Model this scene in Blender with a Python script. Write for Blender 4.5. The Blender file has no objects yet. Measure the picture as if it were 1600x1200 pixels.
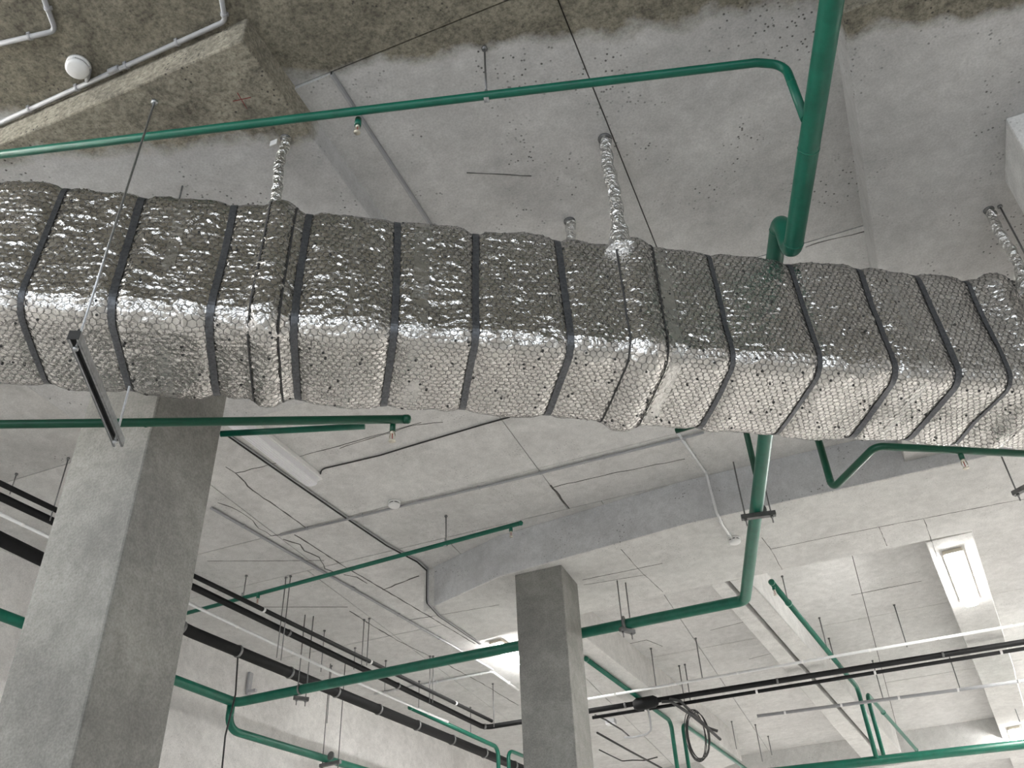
import bpy, math, random
import numpy as np
from mathutils import Vector, Matrix
random.seed(4); RNG = np.random.default_rng(4)
sc = bpy.context.scene
COL = sc.collection

# ------------------------------------------------------------------ camera
F = 1457.67
RC = np.array([[0.9244451, 0.3792253, -0.0398669],
               [-0.2608369, 0.5526334, -0.7915557],
               [-0.2781461, 0.7421486, 0.6097952]])      # rows: right, down, forward
EYE = np.array([0.0, 0.0, 1.6])
cam = bpy.data.cameras.new('camera'); camo = bpy.data.objects.new('camera', cam); COL.objects.link(camo)
cam.sensor_fit = 'HORIZONTAL'; cam.sensor_width = 36.0; cam.lens = F / 1600 * 36
cam.clip_start = 0.02; cam.clip_end = 200
M4 = Matrix.Identity(4)
for i in range(3):
    M4[i][0] = RC[0][i]; M4[i][1] = -RC[1][i]; M4[i][2] = -RC[2][i]; M4[i][3] = EYE[i]
camo.matrix_world = M4
sc.camera = camo

# ------------------------------------------------------------------ world, exposure, daylight
w = bpy.data.worlds.new('world'); sc.world = w; w.use_nodes = True
w.node_tree.nodes['Background'].inputs[0].default_value = (0.75, 0.85, 1.0, 1)
w.node_tree.nodes['Background'].inputs[1].default_value = 0.6
sc.view_settings.view_transform = 'Standard'; sc.view_settings.look = 'None'
sc.view_settings.gamma = 1.0; sc.view_settings.use_curve_mapping = False
sc.view_settings.exposure = 0.0
LAMP_POWER = 85.0           # emission strength of a lit lamp cover
ADDED_POWER = 260.0         # stronger emission for unseen lamps added to brighten the room
DAY_POWER = 610.0          # daylight entering through the doorway behind the viewer

def area(name, loc, rot, sx, sy, power, col):
    l = bpy.data.lights.new(name, 'AREA'); l.shape = 'RECTANGLE'; l.size = sx; l.size_y = sy
    l.energy = power; l.color = col
    o = bpy.data.objects.new(name, l); COL.objects.link(o); o.location = loc; o.rotation_euler = rot
    return o
area('doorway_daylight', (.3, -8.95, 2.5), (math.radians(90), 0, 0), 16.6, 4.6, DAY_POWER, (0.86, 0.93, 1.0))

# ------------------------------------------------------------------ geometry helpers
def ray(x, y):
    d = RC.T @ np.array([x - 800.0, y - 600.0, F]); return d / np.linalg.norm(d)
def at(x, y, z):
    "point at height z seen at photo position x, y"
    d = ray(x, y); return EYE + d * (z - EYE[2]) / d[2]
def height(x, y, P):
    "height on the plumb line through P seen at photo position x, y"
    d = ray(x, y); A = np.stack([d, np.array([0, 0, -1.0])], 1)
    return float(np.linalg.lstsq(A, np.array([P[0], P[1], 0]) - EYE, rcond=None)[0][1])
def V(p): return np.array(p, float)

class MB:
    def __init__(s): s.v = []; s.f = []; s.sm = []
    def add(s, v, f, smooth=False):
        o = len(s.v); s.v += [tuple(map(float, p)) for p in v]
        s.f += [tuple(o + i for i in q) for q in f]; s.sm += [smooth] * len(f); return s
    def box(s, lo, hi, M=None):
        x0, y0, z0 = lo; x1, y1, z1 = hi
        v = [(x0,y0,z0),(x1,y0,z0),(x1,y1,z0),(x0,y1,z0),(x0,y0,z1),(x1,y0,z1),(x1,y1,z1),(x0,y1,z1)]
        if M is not None: v = [tuple(M @ Vector(p)) for p in v]
        return s.add(v, [(0,3,2,1),(4,5,6,7),(0,1,5,4),(1,2,6,5),(2,3,7,6),(3,0,4,7)])
    def prism(s, poly, z0, z1):
        n = len(poly)
        a = sum(poly[i][0]*poly[(i+1) % n][1]-poly[(i+1) % n][0]*poly[i][1] for i in range(n))
        if a < 0: poly = poly[::-1]
        v = [(p[0],p[1],z0) for p in poly] + [(p[0],p[1],z1) for p in poly]
        f = [tuple(range(n))[::-1], tuple(range(n, 2*n))] + [(i,(i+1)%n,n+(i+1)%n,n+i) for i in range(n)]
        return s.add(v, f)
    def obox(s, A, B, wid, hei, up=(0,0,1)):
        "a bar from A to B, wid across, hei along up"
        A, B, up = V(A), V(B), V(up); d = B - A; d /= np.linalg.norm(d)
        sd = np.cross(d, up); sd /= np.linalg.norm(sd); up = np.cross(sd, d)
        v = []
        for P in (A, B):
            for a, b in ((-1,-1),(1,-1),(1,1),(-1,1)): v.append(P + sd*a*wid/2 + up*b*hei/2)
        return s.add(v, [(0,1,2,3),(7,6,5,4),(0,4,5,1),(1,5,6,2),(2,6,7,3),(3,7,4,0)])
    def tube(s, pts, r, n=12, cap=True, rad=None):
        pts = [V(p) for p in pts]; m = len(pts)
        T = []
        for i in range(m):
            a = pts[max(i-1,0)]; b = pts[min(i+1,m-1)]; t = b - a; T.append(t/np.linalg.norm(t))
        u = np.cross(T[0], [0,0,1.0])
        if np.linalg.norm(u) < 1e-3: u = np.cross(T[0], [0,1.0,0])
        u /= np.linalg.norm(u); v = []; f = []
        for i in range(m):
            u = u - T[i]*(u@T[i]); u /= np.linalg.norm(u); wv = np.cross(T[i], u)
            rr = r if rad is None else rad[i]
            for k in range(n):
                a = 2*math.pi*k/n; v.append(pts[i] + (u*math.cos(a) + wv*math.sin(a))*rr)
        for i in range(m-1):
            for k in range(n):
                k2 = (k+1) % n; f.append((i*n+k, i*n+k2, (i+1)*n+k2, (i+1)*n+k))
        s.add(v, f, True)
        if cap:
            o = len(s.v) - len(v)
            s.f += [tuple(o+k for k in range(n))[::-1], tuple(o+(m-1)*n+k for k in range(n))]; s.sm += [False, False]
        return s
    def cyl(s, A, B, r, n=16): return s.tube([A, B], r, n)
    def lathe(s, base, prof, n=24, axis=(0,0,1)):
        base = V(base); ax = V(axis)/np.linalg.norm(axis)
        u = np.cross(ax, [1.0,0,0]); u = np.cross(ax, [0,1.0,0]) if np.linalg.norm(u) < 1e-3 else u
        u /= np.linalg.norm(u); wv = np.cross(ax, u); v = []; f = []
        for r, z in prof:
            for k in range(n):
                a = 2*math.pi*k/n; v.append(base + ax*z + (u*math.cos(a)+wv*math.sin(a))*r)
        for i in range(len(prof)-1):
            for k in range(n):
                k2 = (k+1) % n; f.append((i*n+k, i*n+k2, (i+1)*n+k2, (i+1)*n+k))
        f.append(tuple(range(n))[::-1]); f.append(tuple((len(prof)-1)*n+k for k in range(n)))
        return s.add(v, f, True)
    def build(s, name, mat, parent=None, bevel=0):
        me = bpy.data.meshes.new(name); me.from_pydata(s.v, [], s.f); me.update()
        me.polygons.foreach_set('use_smooth', s.sm)
        if mat: me.materials.append(mat)
        o = bpy.data.objects.new(name, me); COL.objects.link(o)
        if parent: o.parent = parent
        if bevel:
            b = o.modifiers.new('bevel', 'BEVEL'); b.width = bevel; b.segments = 2; b.limit_method = 'ANGLE'
        return o
def fillet(pts, r, n=7):
    pts = [V(p) for p in pts]; out = [pts[0]]
    for i in range(1, len(pts)-1):
        P = pts[i]; a = pts[i-1]-P; b = pts[i+1]-P; la, lb = np.linalg.norm(a), np.linalg.norm(b); a /= la; b /= lb
        ang = math.acos(max(-1, min(1, a@b))); t = min(r/math.tan(ang/2), la*.49, lb*.49); rr = t*math.tan(ang/2)
        c = P + (a+b)/np.linalg.norm(a+b)*(rr/math.sin(ang/2)); s0 = P+a*t-c; s1 = P+b*t-c
        om = math.acos(max(-1, min(1, (s0@s1)/(np.linalg.norm(s0)*np.linalg.norm(s1)))))
        for k in range(n+1):
            q = k/n
            out.append(c + (s0*math.sin((1-q)*om) + s1*math.sin(q*om))/math.sin(om) if om > 1e-4 else P)
    out.append(pts[-1]); return out
def tag(o, label=None, cat=None, group=None, kind=None):
    for k, val in (('label', label), ('category', cat), ('group', group), ('kind', kind)):
        if val: o[k] = val
    return o
def thing(name, label, cat, loc=None, group=None):
    o = bpy.data.objects.new(name, None); COL.objects.link(o); o.empty_display_size = .1
    return tag(o, label, cat, group)

# ------------------------------------------------------------------ materials
def mat(name):
    m = bpy.data.materials.new(name); m.use_nodes = True
    nt = m.node_tree; b = nt.nodes['Principled BSDF']; return m, nt, b
def node(nt, t, **kw):
    n = nt.nodes.new(t)
    for k, v in kw.items():
        if k in n.inputs: n.inputs[k].default_value = v
        else: setattr(n, k, v)
    return n
def ramp(nt, fac, stops, interp='LINEAR'):
    r = nt.nodes.new('ShaderNodeValToRGB'); r.color_ramp.interpolation = interp
    e = r.color_ramp.elements
    while len(e) < len(stops): e.new(0.5)
    for k, (p, c) in enumerate(stops):
        e[k].position = p; e[k].color = (c, c, c, 1) if isinstance(c, (int, float)) else (*c, 1)
    nt.links.new(fac, r.inputs[0]); return r.outputs[0]
def mix(nt, fac, a, b, mode='MIX'):
    m = nt.nodes.new('ShaderNodeMix'); m.data_type = 'RGBA'; m.blend_type = mode
    for k, val in ((0, fac), (6, a), (7, b)):
        if hasattr(val, 'links'): nt.links.new(val, m.inputs[k])
        elif k == 0: m.inputs[0].default_value = val
        else: m.inputs[k].default_value = (*val, 1)
    return m.outputs[2]
def math_(nt, op, a, b=None, clamp=False):
    m = nt.nodes.new('ShaderNodeMath'); m.operation = op; m.use_clamp = clamp
    for k, val in ((0, a), (1, b)):
        if val is None: continue
        if hasattr(val, 'links'): nt.links.new(val, m.inputs[k])
        else: m.inputs[k].default_value = val
    return m.outputs[0]
def world_pos(nt):
    return nt.nodes.new('ShaderNodeNewGeometry').outputs['Position']
def noise(nt, vec, scale, detail=4, rough=.55, dist=0, stretch=None):
    if stretch:
        mp = node(nt, 'ShaderNodeMapping'); mp.inputs['Scale'].default_value = stretch
        nt.links.new(vec, mp.inputs['Vector']); vec = mp.outputs[0]
    n = node(nt, 'ShaderNodeTexNoise', Scale=scale, Detail=detail, Roughness=rough, Distortion=dist)
    nt.links.new(vec, n.inputs['Vector']); return n.outputs['Fac']
def bump(nt, b, h, strength, dist=.01):
    bp = node(nt, 'ShaderNodeBump', Strength=strength, Distance=dist)
    nt.links.new(h, bp.inputs['Height']); nt.links.new(bp.outputs[0], b.inputs['Normal']); return bp

def concrete(name, base, raw=None, raw_y=None, pits=.5, mottle=.16, rough=.85, relief=.35, grain=.35):
    m, nt, b = mat(name); P = world_pos(nt)
    n1 = noise(nt, P, 1.6, 6, .6); n2 = noise(nt, P, 14, 5, .65); n3 = noise(nt, P, 90, 3, .6)
    def shade(c):
        lo = tuple(x*(1-mottle) for x in c); hi = tuple(min(1, x*(1+mottle)) for x in c)
        a = ramp(nt, n1, [(.3, lo), (.7, hi)])
        a = mix(nt, .55, a, ramp(nt, n2, [(.3, tuple(x*.72 for x in (1,1,1))), (.7, (1.0,1.0,1.0))]), 'MULTIPLY')
        a = mix(nt, grain, a, ramp(nt, n3, [(.34, .62), (.66, 1.12)]), 'MULTIPLY')
        a = mix(nt, grain*.8, a, ramp(nt, n4, [(.36, .66), (.62, 1.1)]), 'MULTIPLY')
        return a
    n4 = noise(nt, P, 5.5, 7, .7, .8)
    col = shade(base)
    if raw is not None:
        rn = noise(nt, P, 5, 7, .72, .6)
        rc = ramp(nt, rn, [(.28, tuple(x*.45 for x in raw)), (.5, raw), (.72, tuple(x*1.35 for x in raw))])
        rc = mix(nt, .75, rc, ramp(nt, noise(nt, P, 45, 5, .75), [(.36, .35), (.6, 1.12)]), 'MULTIPLY')
        sp = node(nt, 'ShaderNodeSeparateXYZ'); nt.links.new(P, sp.inputs[0])
        # unpainted strip: edge runs y = raw_y + slope * x, ragged
        e = math_(nt, 'SUBTRACT', math_(nt, 'ADD', math_(nt, 'MULTIPLY', sp.outputs[0], raw_y[1]), raw_y[0]), sp.outputs[1])
        e = math_(nt, 'ADD', e, math_(nt, 'MULTIPLY', math_(nt, 'SUBTRACT', noise(nt, P, 3.5, 5, .65), .5), .38))
        fac = math_(nt, 'MULTIPLY', e, 11.0, True)
        col = mix(nt, fac, col, rc)
    # casting pits, in clusters
    vo = node(nt, 'ShaderNodeTexVoronoi', Scale=34.0); nt.links.new(P, vo.inputs['Vector'])
    spot = ramp(nt, vo.outputs['Distance'], [(.15, 1.0), (.23, 0.0)])
    clus = ramp(nt, noise(nt, P, 2.6, 3, .6, .5), [(.515, 0.0), (.63, 1.0)])
    pit = math_(nt, 'MULTIPLY', math_(nt, 'MULTIPLY', spot, clus), pits)
    col = mix(nt, pit, col, (.06, .055, .05))
    nt.links.new(col, b.inputs['Base Color'])
    b.inputs['Roughness'].default_value = rough; b.inputs['Specular IOR Level'].default_value = .25
    h = math_(nt, 'ADD', math_(nt, 'MULTIPLY', n2, .6), math_(nt, 'MULTIPLY', n3, .25))
    h = math_(nt, 'SUBTRACT', h, pit)
    bump(nt, b, h, relief, .012); return m
def plain(name, c, rough=.5, metal=0.0, var=.12, scale=25, coat=0, brel=0):
    m, nt, b = mat(name); P = world_pos(nt); n = noise(nt, P, scale, 4)
    nt.links.new(ramp(nt, n, [(.3, tuple(x*(1-var) for x in c)), (.7, tuple(min(1, x*(1+var)) for x in c))]), b.inputs['Base Color'])
    b.inputs['Roughness'].default_value = rough; b.inputs['Metallic'].default_value = metal
    b.inputs['Coat Weight'].default_value = coat
    if brel: bump(nt, b, n, brel, .004)
    return m
CEIL = concrete('painted_slab', (.60, .59, .575), raw=(.245, .225, .176), raw_y=(2.74, .27), pits=.85, relief=.3)
PANELC = concrete('drop_panel_concrete', (.58, .575, .57), raw=(.32, .293, .235), raw_y=(3.10, .33), pits=.9, relief=.4)
SOFF = concrete('soffit_paint', (.72, .71, .69), pits=.35, mottle=.08, relief=.2)
BEAMF = concrete('beam_face', (.64, .64, .645), pits=.7, mottle=.12)
FARC = concrete('far_slab_lightened', (.70, .69, .675), pits=.35, mottle=.08, relief=.2)  # slab colour lightened to stand for brighter light on the mid and far rows
COLM = concrete('column_concrete', (.275, .27, .252), pits=.2, mottle=.22, rough=.8, relief=.6, grain=.55)
WALLM = concrete('wall_concrete', (.74, .72, .70), pits=.25, mottle=.12)
FLOORM = concrete('floor_concrete', (.68, .67, .65), pits=.05, mottle=.12, rough=.6)
JOINT = plain('joint_shadow_filler', (.09, .085, .08), .95)
CRACK = plain('crack_dark', (.10, .095, .09), .95)
def green(name, c):
    m, nt, b = mat(name); P = world_pos(nt)
    n = noise(nt, P, 9, 6, .7); d = noise(nt, P, 60, 4, .7)
    col = ramp(nt, n, [(.3, tuple(x*.8 for x in c)), (.7, tuple(x*1.2 for x in c))])
    dust = ramp(nt, d, [(.62, 0.0), (.85, .14)])
    nt.links.new(mix(nt, dust, col, (.16, .27, .23)), b.inputs['Base Color'])
    b.inputs['Roughness'].default_value = .36; b.inputs['Specular IOR Level'].default_value = .4; bump(nt, b, d, .12, .003); return m
GREEN = green('green_pipe_paint', (.003, .108, .068))
GREEND = green('dark_green_pipe_paint', (.004, .062, .032))
BLACK = plain('black_insulation', (.006, .006, .0065), .62, 0, .3)
BLACK.node_tree.nodes['Principled BSDF'].inputs['Specular IOR Level'].default_value = .22
STEEL = plain('galvanised_steel', (.42, .43, .44), .38, .9, .2, 60)
ROD = plain('threaded_steel', (.20, .20, .20), .45, .8, .3, 200)
DARKST = plain('dark_strap_steel', (.13, .135, .145), .45, .7, .3, 80)
BRACK = plain('bracket_steel', (.16, .16, .16), .5, .6, .2)
PVC = plain('grey_pvc', (.36, .36, .37), .45, 0, .08)
PVCW = plain('white_pvc', (.72, .72, .72), .4, 0, .06)
WHITE = plain('white_plastic', (.80, .79, .78), .35, 0, .04)
SLOT = plain('dark_slot', (.05, .05, .05), .8)
CABLE = plain('black_cable', (.02, .02, .02), .5)
REDM = plain('red_marking', (.24, .045, .04), .9)
COVER = plain('ribbed_cover', (.78, .77, .80), .3, 0, .03)
BRASS = plain('sprinkler_metal', (.60, .56, .48), .3, .9, .1)
GLASSR = plain('sprinkler_bulb', (.38, .12, .09), .2)
HOUSE = plain('lamp_housing', (.62, .57, .47), .5, 0, .05)
m, nt, b = mat('lit_cover'); b.inputs['Base Color'].default_value = (.9, .9, .9, 1)
b.inputs['Emission Color'].default_value = (1.0, .99, .965, 1); b.inputs['Emission Strength'].default_value = LAMP_POWER; LIT = m
LIT_ADDED = LIT.copy(); LIT_ADDED.name = 'lit_cover_added_lamps'; LIT_ADDED.node_tree.nodes['Principled BSDF'].inputs['Emission Strength'].default_value = ADDED_POWER  # stronger cover glow for the added, unseen lamps

def foil_mat(name, base, rough, fine):
    m, nt, b = mat(name); P = world_pos(nt)
    n = noise(nt, P, 6, 5, .6)
    nt.links.new(ramp(nt, n, [(.3, tuple(x*.86 for x in base)), (.7, base)]), b.inputs['Base Color'])
    b.inputs['Metallic'].default_value = 1.0; b.inputs['Roughness'].default_value = rough
    wp = node(nt, 'ShaderNodeTexNoise', Scale=14.0, Detail=3.0); nt.links.new(P, wp.inputs['Vector'])
    ad = node(nt, 'ShaderNodeVectorMath', operation='MULTIPLY_ADD'); nt.links.new(wp.outputs['Color'], ad.inputs[0])
    ad.inputs[1].default_value = (.05, .05, .05); nt.links.new(P, ad.inputs[2])
    v1 = node(nt, 'ShaderNodeTexVoronoi', Scale=34.0, feature='F1'); nt.links.new(ad.outputs[0], v1.inputs['Vector'])
    v2 = node(nt, 'ShaderNodeTexVoronoi', Scale=95.0, feature='F1'); nt.links.new(ad.outputs[0], v2.inputs['Vector'])
    h = math_(nt, 'ADD', math_(nt, 'MULTIPLY', v1.outputs['Distance'], 1.0), math_(nt, 'MULTIPLY', v2.outputs['Distance'], .35))
    bump(nt, b, h, fine, .02); return m
FOIL = foil_mat('crinkled_foil', (.80, .78, .75), .26, .3)
FOILW = foil_mat('wrapped_rod_foil', (.84, .83, .81), .3, .9)
TAPE = foil_mat('foil_tape', (.74, .725, .70), .34, .25)
NET = plain('netting_wire', (.24, .235, .23), .33, .9, .25, 120)

# ------------------------------------------------------------------ the setting
H = 5.70          # underside of the main slab
A2 = V((.168, .986, 0)); A2 /= np.linalg.norm(A2)
def wallx(y): return -6.57 + .169*(y - 7.5)
def struct(o, label=None, cat=None): return tag(o, label, cat, None, 'structure')

floor = MB().prism([(wallx(-9)-.2, -9.2), (9.2, -9.2), (9.2, 19.2), (wallx(19)-.2, 19.2)], -.2, 0).build('floor', FLOORM)
struct(floor, 'grey concrete floor below the pipes', 'floor')
ceiling = MB().prism([(wallx(-9)-.2, -9.2), (9.2, -9.2), (9.2, 19.2), (wallx(19)-.2, 19.2)], H+.03, H+.25).build('ceiling', JOINT)
struct(ceiling, 'pale concrete slab ceiling with joints, pits and cracks', 'ceiling')
def panels(xs, ys, mt):
    for y0, y1 in zip(ys[:-1], ys[1:]):
        for x0, x1 in zip(xs[:-1], xs[1:]):
            g = .0035
            a0 = max(x0+g, wallx(y0)+.002); a1 = max(x0+g, wallx(y1)+.002)
            if a0 > x1 and a1 > x1: continue
            dz = random.uniform(0, .003)
            MB().prism([(a0, y0+g), (x1-g, y0+g), (x1-g, y1-g), (min(a1, x1-.02), y1-g)], H+dz, H+.032).build('ceiling_panel', mt, ceiling)
panels([-9.6, -5.4, -.55, 3.4, 6.3, 9.2], [-9.2, -6.4, -3.4, -.5, 2.25], CEIL)
panels([-9.6, -6.2, -4.0, -1.713, -.55, .65, 3.4, 6.3, 9.2], [2.25, 4.45], CEIL)
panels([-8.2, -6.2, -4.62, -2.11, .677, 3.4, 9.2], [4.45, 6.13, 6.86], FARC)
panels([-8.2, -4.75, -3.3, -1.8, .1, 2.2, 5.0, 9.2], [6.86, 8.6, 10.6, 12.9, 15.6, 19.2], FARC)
# raised lip beside the drop panel and the lower slab to the right
MB().box((-1.93, 2.25, H-.02), (-1.713, 4.35, H+.01)).build('slab_lip', CEIL, ceiling)
MB().box((-1.724, 2.25, H-.032), (-1.712, 4.35, H+.01)).build('lip_edge', PVC, ceiling)
low = MB().prism([(.643, 2.745), (9.2, 2.745), (9.2, 6.86), (.643, 6.86)], 5.41, H+.02).build('lower_slab', CEIL, ceiling, .008)
# drop panel over the near column
dp = MB().box((-4.74, 1.84, 5.52), (-1.93, 4.36, H+.02)).build('drop_panel', PANELC, ceiling, .01)
# downstand zone over the slim column
poly = [(-3.78, 7.40), (-2.86, 7.05), (-1.1, 6.86), (9.2, 6.85), (9.2, 8.09), (-1.2, 8.09), (-2.1, 8.12), (-3.62, 8.30)]
MB().prism(poly, 5.30, H+.02).build('downstand', SOFF, ceiling, .008)
nF = V((-.21*.1, -1, 0))
# darker grey face of the downstand, proud by a few millimetres
MB().prism([(-1.1, 6.855), (9.2, 6.845), (9.2, 6.86), (-1.1, 6.87)], 5.304, H).build('downstand_face', BEAMF, ceiling)
MB().prism([(-2.86, 7.045), (-1.1, 6.855), (-1.1, 6.87), (-2.86, 7.06)], 5.304, H).build('downstand_face', BEAMF, ceiling)
MB().prism([(-3.64, 7.34), (-2.86, 7.045), (-2.86, 7.06), (-3.64, 7.355)], 5.304, H).build('downstand_face', BEAMF, ceiling)
# far beams
def beam(a, b, c, d, z, mt, zt=H+.02, name='beam'):
    q = [at(*p, z)[:2] for p in (a, b, c, d)]
    return MB().prism([tuple(p) for p in q], z, zt).build(name, mt, ceiling, .008)
beam((1446, 848), (1519, 831), (1587, 1052), (1531, 1062), 5.302, SOFF)
q0 = at(1531, 1062, 5.30); q1 = at(1587, 1052, 5.30)
q0 = q0[:2]; q1 = q1[:2]; dd = V((.1, .995)); 
MB().prism([tuple(q0+dd*.02), tuple(q1+dd*.02), tuple(q1+dd*6.6), tuple(q0+dd*6.6)], 5.40, H+.02).build('beam', SOFF, ceiling, .008)
beam((1110, 914), (1132, 909), (1372, 1180), (1345, 1184), 5.303, SOFF)
beam((1140, 908), (1166, 903), (1409, 1176), (1379, 1180), 5.303, SOFF)
qa, qb, qc, qd = (at(*p, 5.32)[:2] for p in ((930, 1062), (985, 1052), (1160, 1190), (1110, 1206)))
MB().prism([tuple(qa+(qa-qd)*((qa[1]-8.15)/(qd[1]-qa[1]))), tuple(qb+(qb-qc)*((qb[1]-8.15)/(qc[1]-qb[1]))), tuple(qc), tuple(qd)], 5.32, H+.02).build('beam', SOFF, ceiling, .008)
# a cross beam far back
MB().box((-6, 15.2, 5.25), (9.2, 15.7, H+.02)).build('beam', SOFF, ceiling, .01)

def wall(name, poly, z1, lab): return struct(MB().prism(poly, 0, z1).build(name, WALLM), lab, 'wall')
wall('wall_left', [(wallx(-9.2)-.2, -9.2), (wallx(-9.2), -9.2), (wallx(19.2), 19.2), (wallx(19.2)-.2, 19.2)], H+.03, 'pale concrete wall running behind the long black pipes')
wall('wall_back', [(wallx(19)-.2, 19), (9.2, 19), (9.2, 19.2), (wallx(19)-.2, 19.2)], H+.03, 'far pale concrete wall')
wall('wall_right', [(9, -9.2), (9.2, -9.2), (9.2, 19.2), (9, 19.2)], H+.03, 'pale concrete wall at the right')
fr = MB().box((wallx(-9)-.2, -9.2, 0), (-8.1, -9.0, H+.03)).box((8.7, -9.2, 0), (9.2, -9.0, H+.03)).box((-8.1, -9.2, 4.9), (8.7, -9.0, H+.03)).box((-8.1, -9.2, 0), (8.7, -9.0, .1))
struct(fr.build('wall_front', WALLM), 'concrete wall with a wide daylight doorway', 'wall')

# flat marks on the slab: cracks, joints, survey cross
def crack(px, z=H, wdt=.010, par=ceiling, mt=CRACK, name='crack', jit=.006, dz=-.0012):
    pts = [at(x, y, z) for x, y in px]; out = []
    for a, b2 in zip(pts[:-1], pts[1:]):
        n = max(1, int(np.linalg.norm(b2-a)/.06))
        for k in range(n): out.append(a + (b2-a)*k/n + V((random.uniform(-jit, jit), random.uniform(-jit, jit), 0)))
    out.append(pts[-1]); v = []; f = []
    for i, p in enumerate(out):
        t = out[min(i+1, len(out)-1)] - out[max(i-1, 0)]; t = t/np.linalg.norm(t); sd = np.cross(t, [0, 0, 1.0])
        h2 = wdt*.31*random.uniform(.35, 1.4)
        for s_, zz in ((-1, dz), (1, dz), (1, .002), (-1, .002)): v.append(p + sd*s_*h2 + V((0, 0, zz)))
        if i:
            o = i*4
            for a_, b_ in ((0, 1), (1, 2), (2, 3), (3, 0)): f.append((o-4+a_, o-4+b_, o+b_, o+a_))
    f += [(0, 1, 2, 3), (len(v)-1, len(v)-2, len(v)-3, len(v)-4)]
    return MB().add(v, f).build(name, mt, par)
def zc(x0, y0, pts): return [(x0+.3375*x, y0+.3375*y) for x, y in pts]
crack(zc(270, 640, [(205, 430), (300, 465), (370, 515), (400, 550), (460, 585), (550, 570)]), wdt=.014)
crack(zc(270, 640, [(510, 600), (590, 625), (610, 655), (680, 685), (705, 735), (740, 750)]), wdt=.014)
crack(zc(270, 640, [(790, 765), (850, 775), (900, 805)]), wdt=.012)
crack(zc(270, 640, [(240, 265), (290, 295), (370, 375), (450, 430), (620, 550)]), wdt=.016)
crack(zc(270, 640, [(290, 295), (410, 265), (560, 225), (800, 160), (1150, 60)]), wdt=.008)
crack(zc(270, 640, [(565, 580), (660, 640), (800, 730), (980, 835), (1200, 965), (1400, 1085)]), wdt=.016, jit=.003)
crack(zc(270, 640, [(970, 835), (1010, 820), (1100, 785), (1140, 770)]), wdt=.018)
crack(zc(270, 795, [(820, 475), (930, 545), (1060, 620), (1210, 690), (1400, 790), (1600, 910)]), wdt=.016)
crack(zc(270, 795, [(160, 242), (700, 240)]), wdt=.006, jit=.002)
crack(zc(270, 795, [(400, 455), (810, 455)]), wdt=.006, jit=.002)
crack(zc(530, 400, [(0, 890), (360, 780), (480, 770)]), wdt=.006)
crack(zc(530, 400, [(990, 1070), (1300, 1000), (1600, 940)]), wdt=.007)
crack(zc(530, 400, [(980, 1060), (1065, 1170)]), wdt=.02)
crack(zc(530, 0, [(590, 800), (890, 815)]), wdt=.006, jit=.001)
crack(zc(1060, 0, [(585, 1145), (700, 1110), (860, 1072)]), wdt=.012)
for px, wd in (([(1205, 858), (1290, 840), (1375, 823), (1444, 810), (1560, 787), (1600, 780)], .010),
               ([(1190, 840), (1203, 856), (1212, 872), (1222, 890)], .008), ([(1374, 824), (1386, 853)], .008),
               ([(1444, 811), (1470, 888)], .008), ([(910, 906), (985, 891), (1035, 880)], .010),
               ([(970, 858), (1000, 892), (1036, 925)], .008), ([(912, 914), (1010, 898)], .006), ([(640, 969), (780, 945)], .006)):
    crack(px, 5.30, wd, jit=.003)
for px in ([(930, 1018), (1010, 1000), (1035, 1010)], [(1110, 985), (1170, 970), (1240, 945)], [(1330, 930), (1440, 908)], [(1170, 1030), (1280, 1002)]):
    crack(px, H, .008, jit=.003)
for px in ([(371, 145), (386, 170)], [(364, 158), (392, 152)]):
    crack(px, 5.52, .006, mt=REDM, name='red_cross_stroke', jit=0)

# ------------------------------------------------------------------ columns
def column(x0, y0, s, ztop, label, rot=0, mt=None):
    o = MB().box((-s/2, -s/2, 0), (s/2, s/2, ztop)).build('concrete_column', mt or COLM, None, .012)
    o.location = (x0, y0, 0); o.rotation_euler = (0, 0, rot); return tag(o, label, 'column', 'concrete columns')
column(-3.29, 3.17, .50, 5.525, 'large near concrete column with one pale and one dark face')
column(-2.50, 7.30, .44, 5.31, 'slimmer concrete column under the grey downstand, beside the lit strip lamp')
column(1.335+.22, 3.676+.22, .44, 5.415, 'pale painted concrete column cut off at the right edge of the picture', 0, SOFF)

# ------------------------------------------------------------------ the insulated duct
D = V((.848, .529, 0)); D /= np.linalg.norm(D); N2 = V((-D[1], D[0], 0)); O = V((-2.82, 1.795, 0))
def s_of(x, y, z=4.2): return float((at(x, y, z) - O) @ D)
WU, Z0, Z1 = .615, 4.185, 4.945
def section():
    "closed outline: (u, z) counted from the rear top, over the top, down the front, under, up the rear"
    P = []
    def arc(cu, cz, r, a0, a1, n):
        for k in range(n+1):
            a = math.radians(a0+(a1-a0)*k/n); P.append((cu+r*math.cos(a), cz+r*math.sin(a)))
    P.append((WU-.10, Z1))
    arc(.10, Z1-.10, .10, 90, 180, 12)
    arc(.10, Z0+.10, .10, 180, 270, 14)
    arc(WU-.13, Z0+.13, .13, 270, 360, 12)
    arc(WU-.10, Z1-.10, .10, 0, 90, 10)
    return np.array(P)
SEC = section(); seg = np.linalg.norm(np.diff(SEC, axis=0), axis=1); ARC = np.concatenate([[0], np.cumsum(seg)]); PER = ARC[-1]
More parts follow.
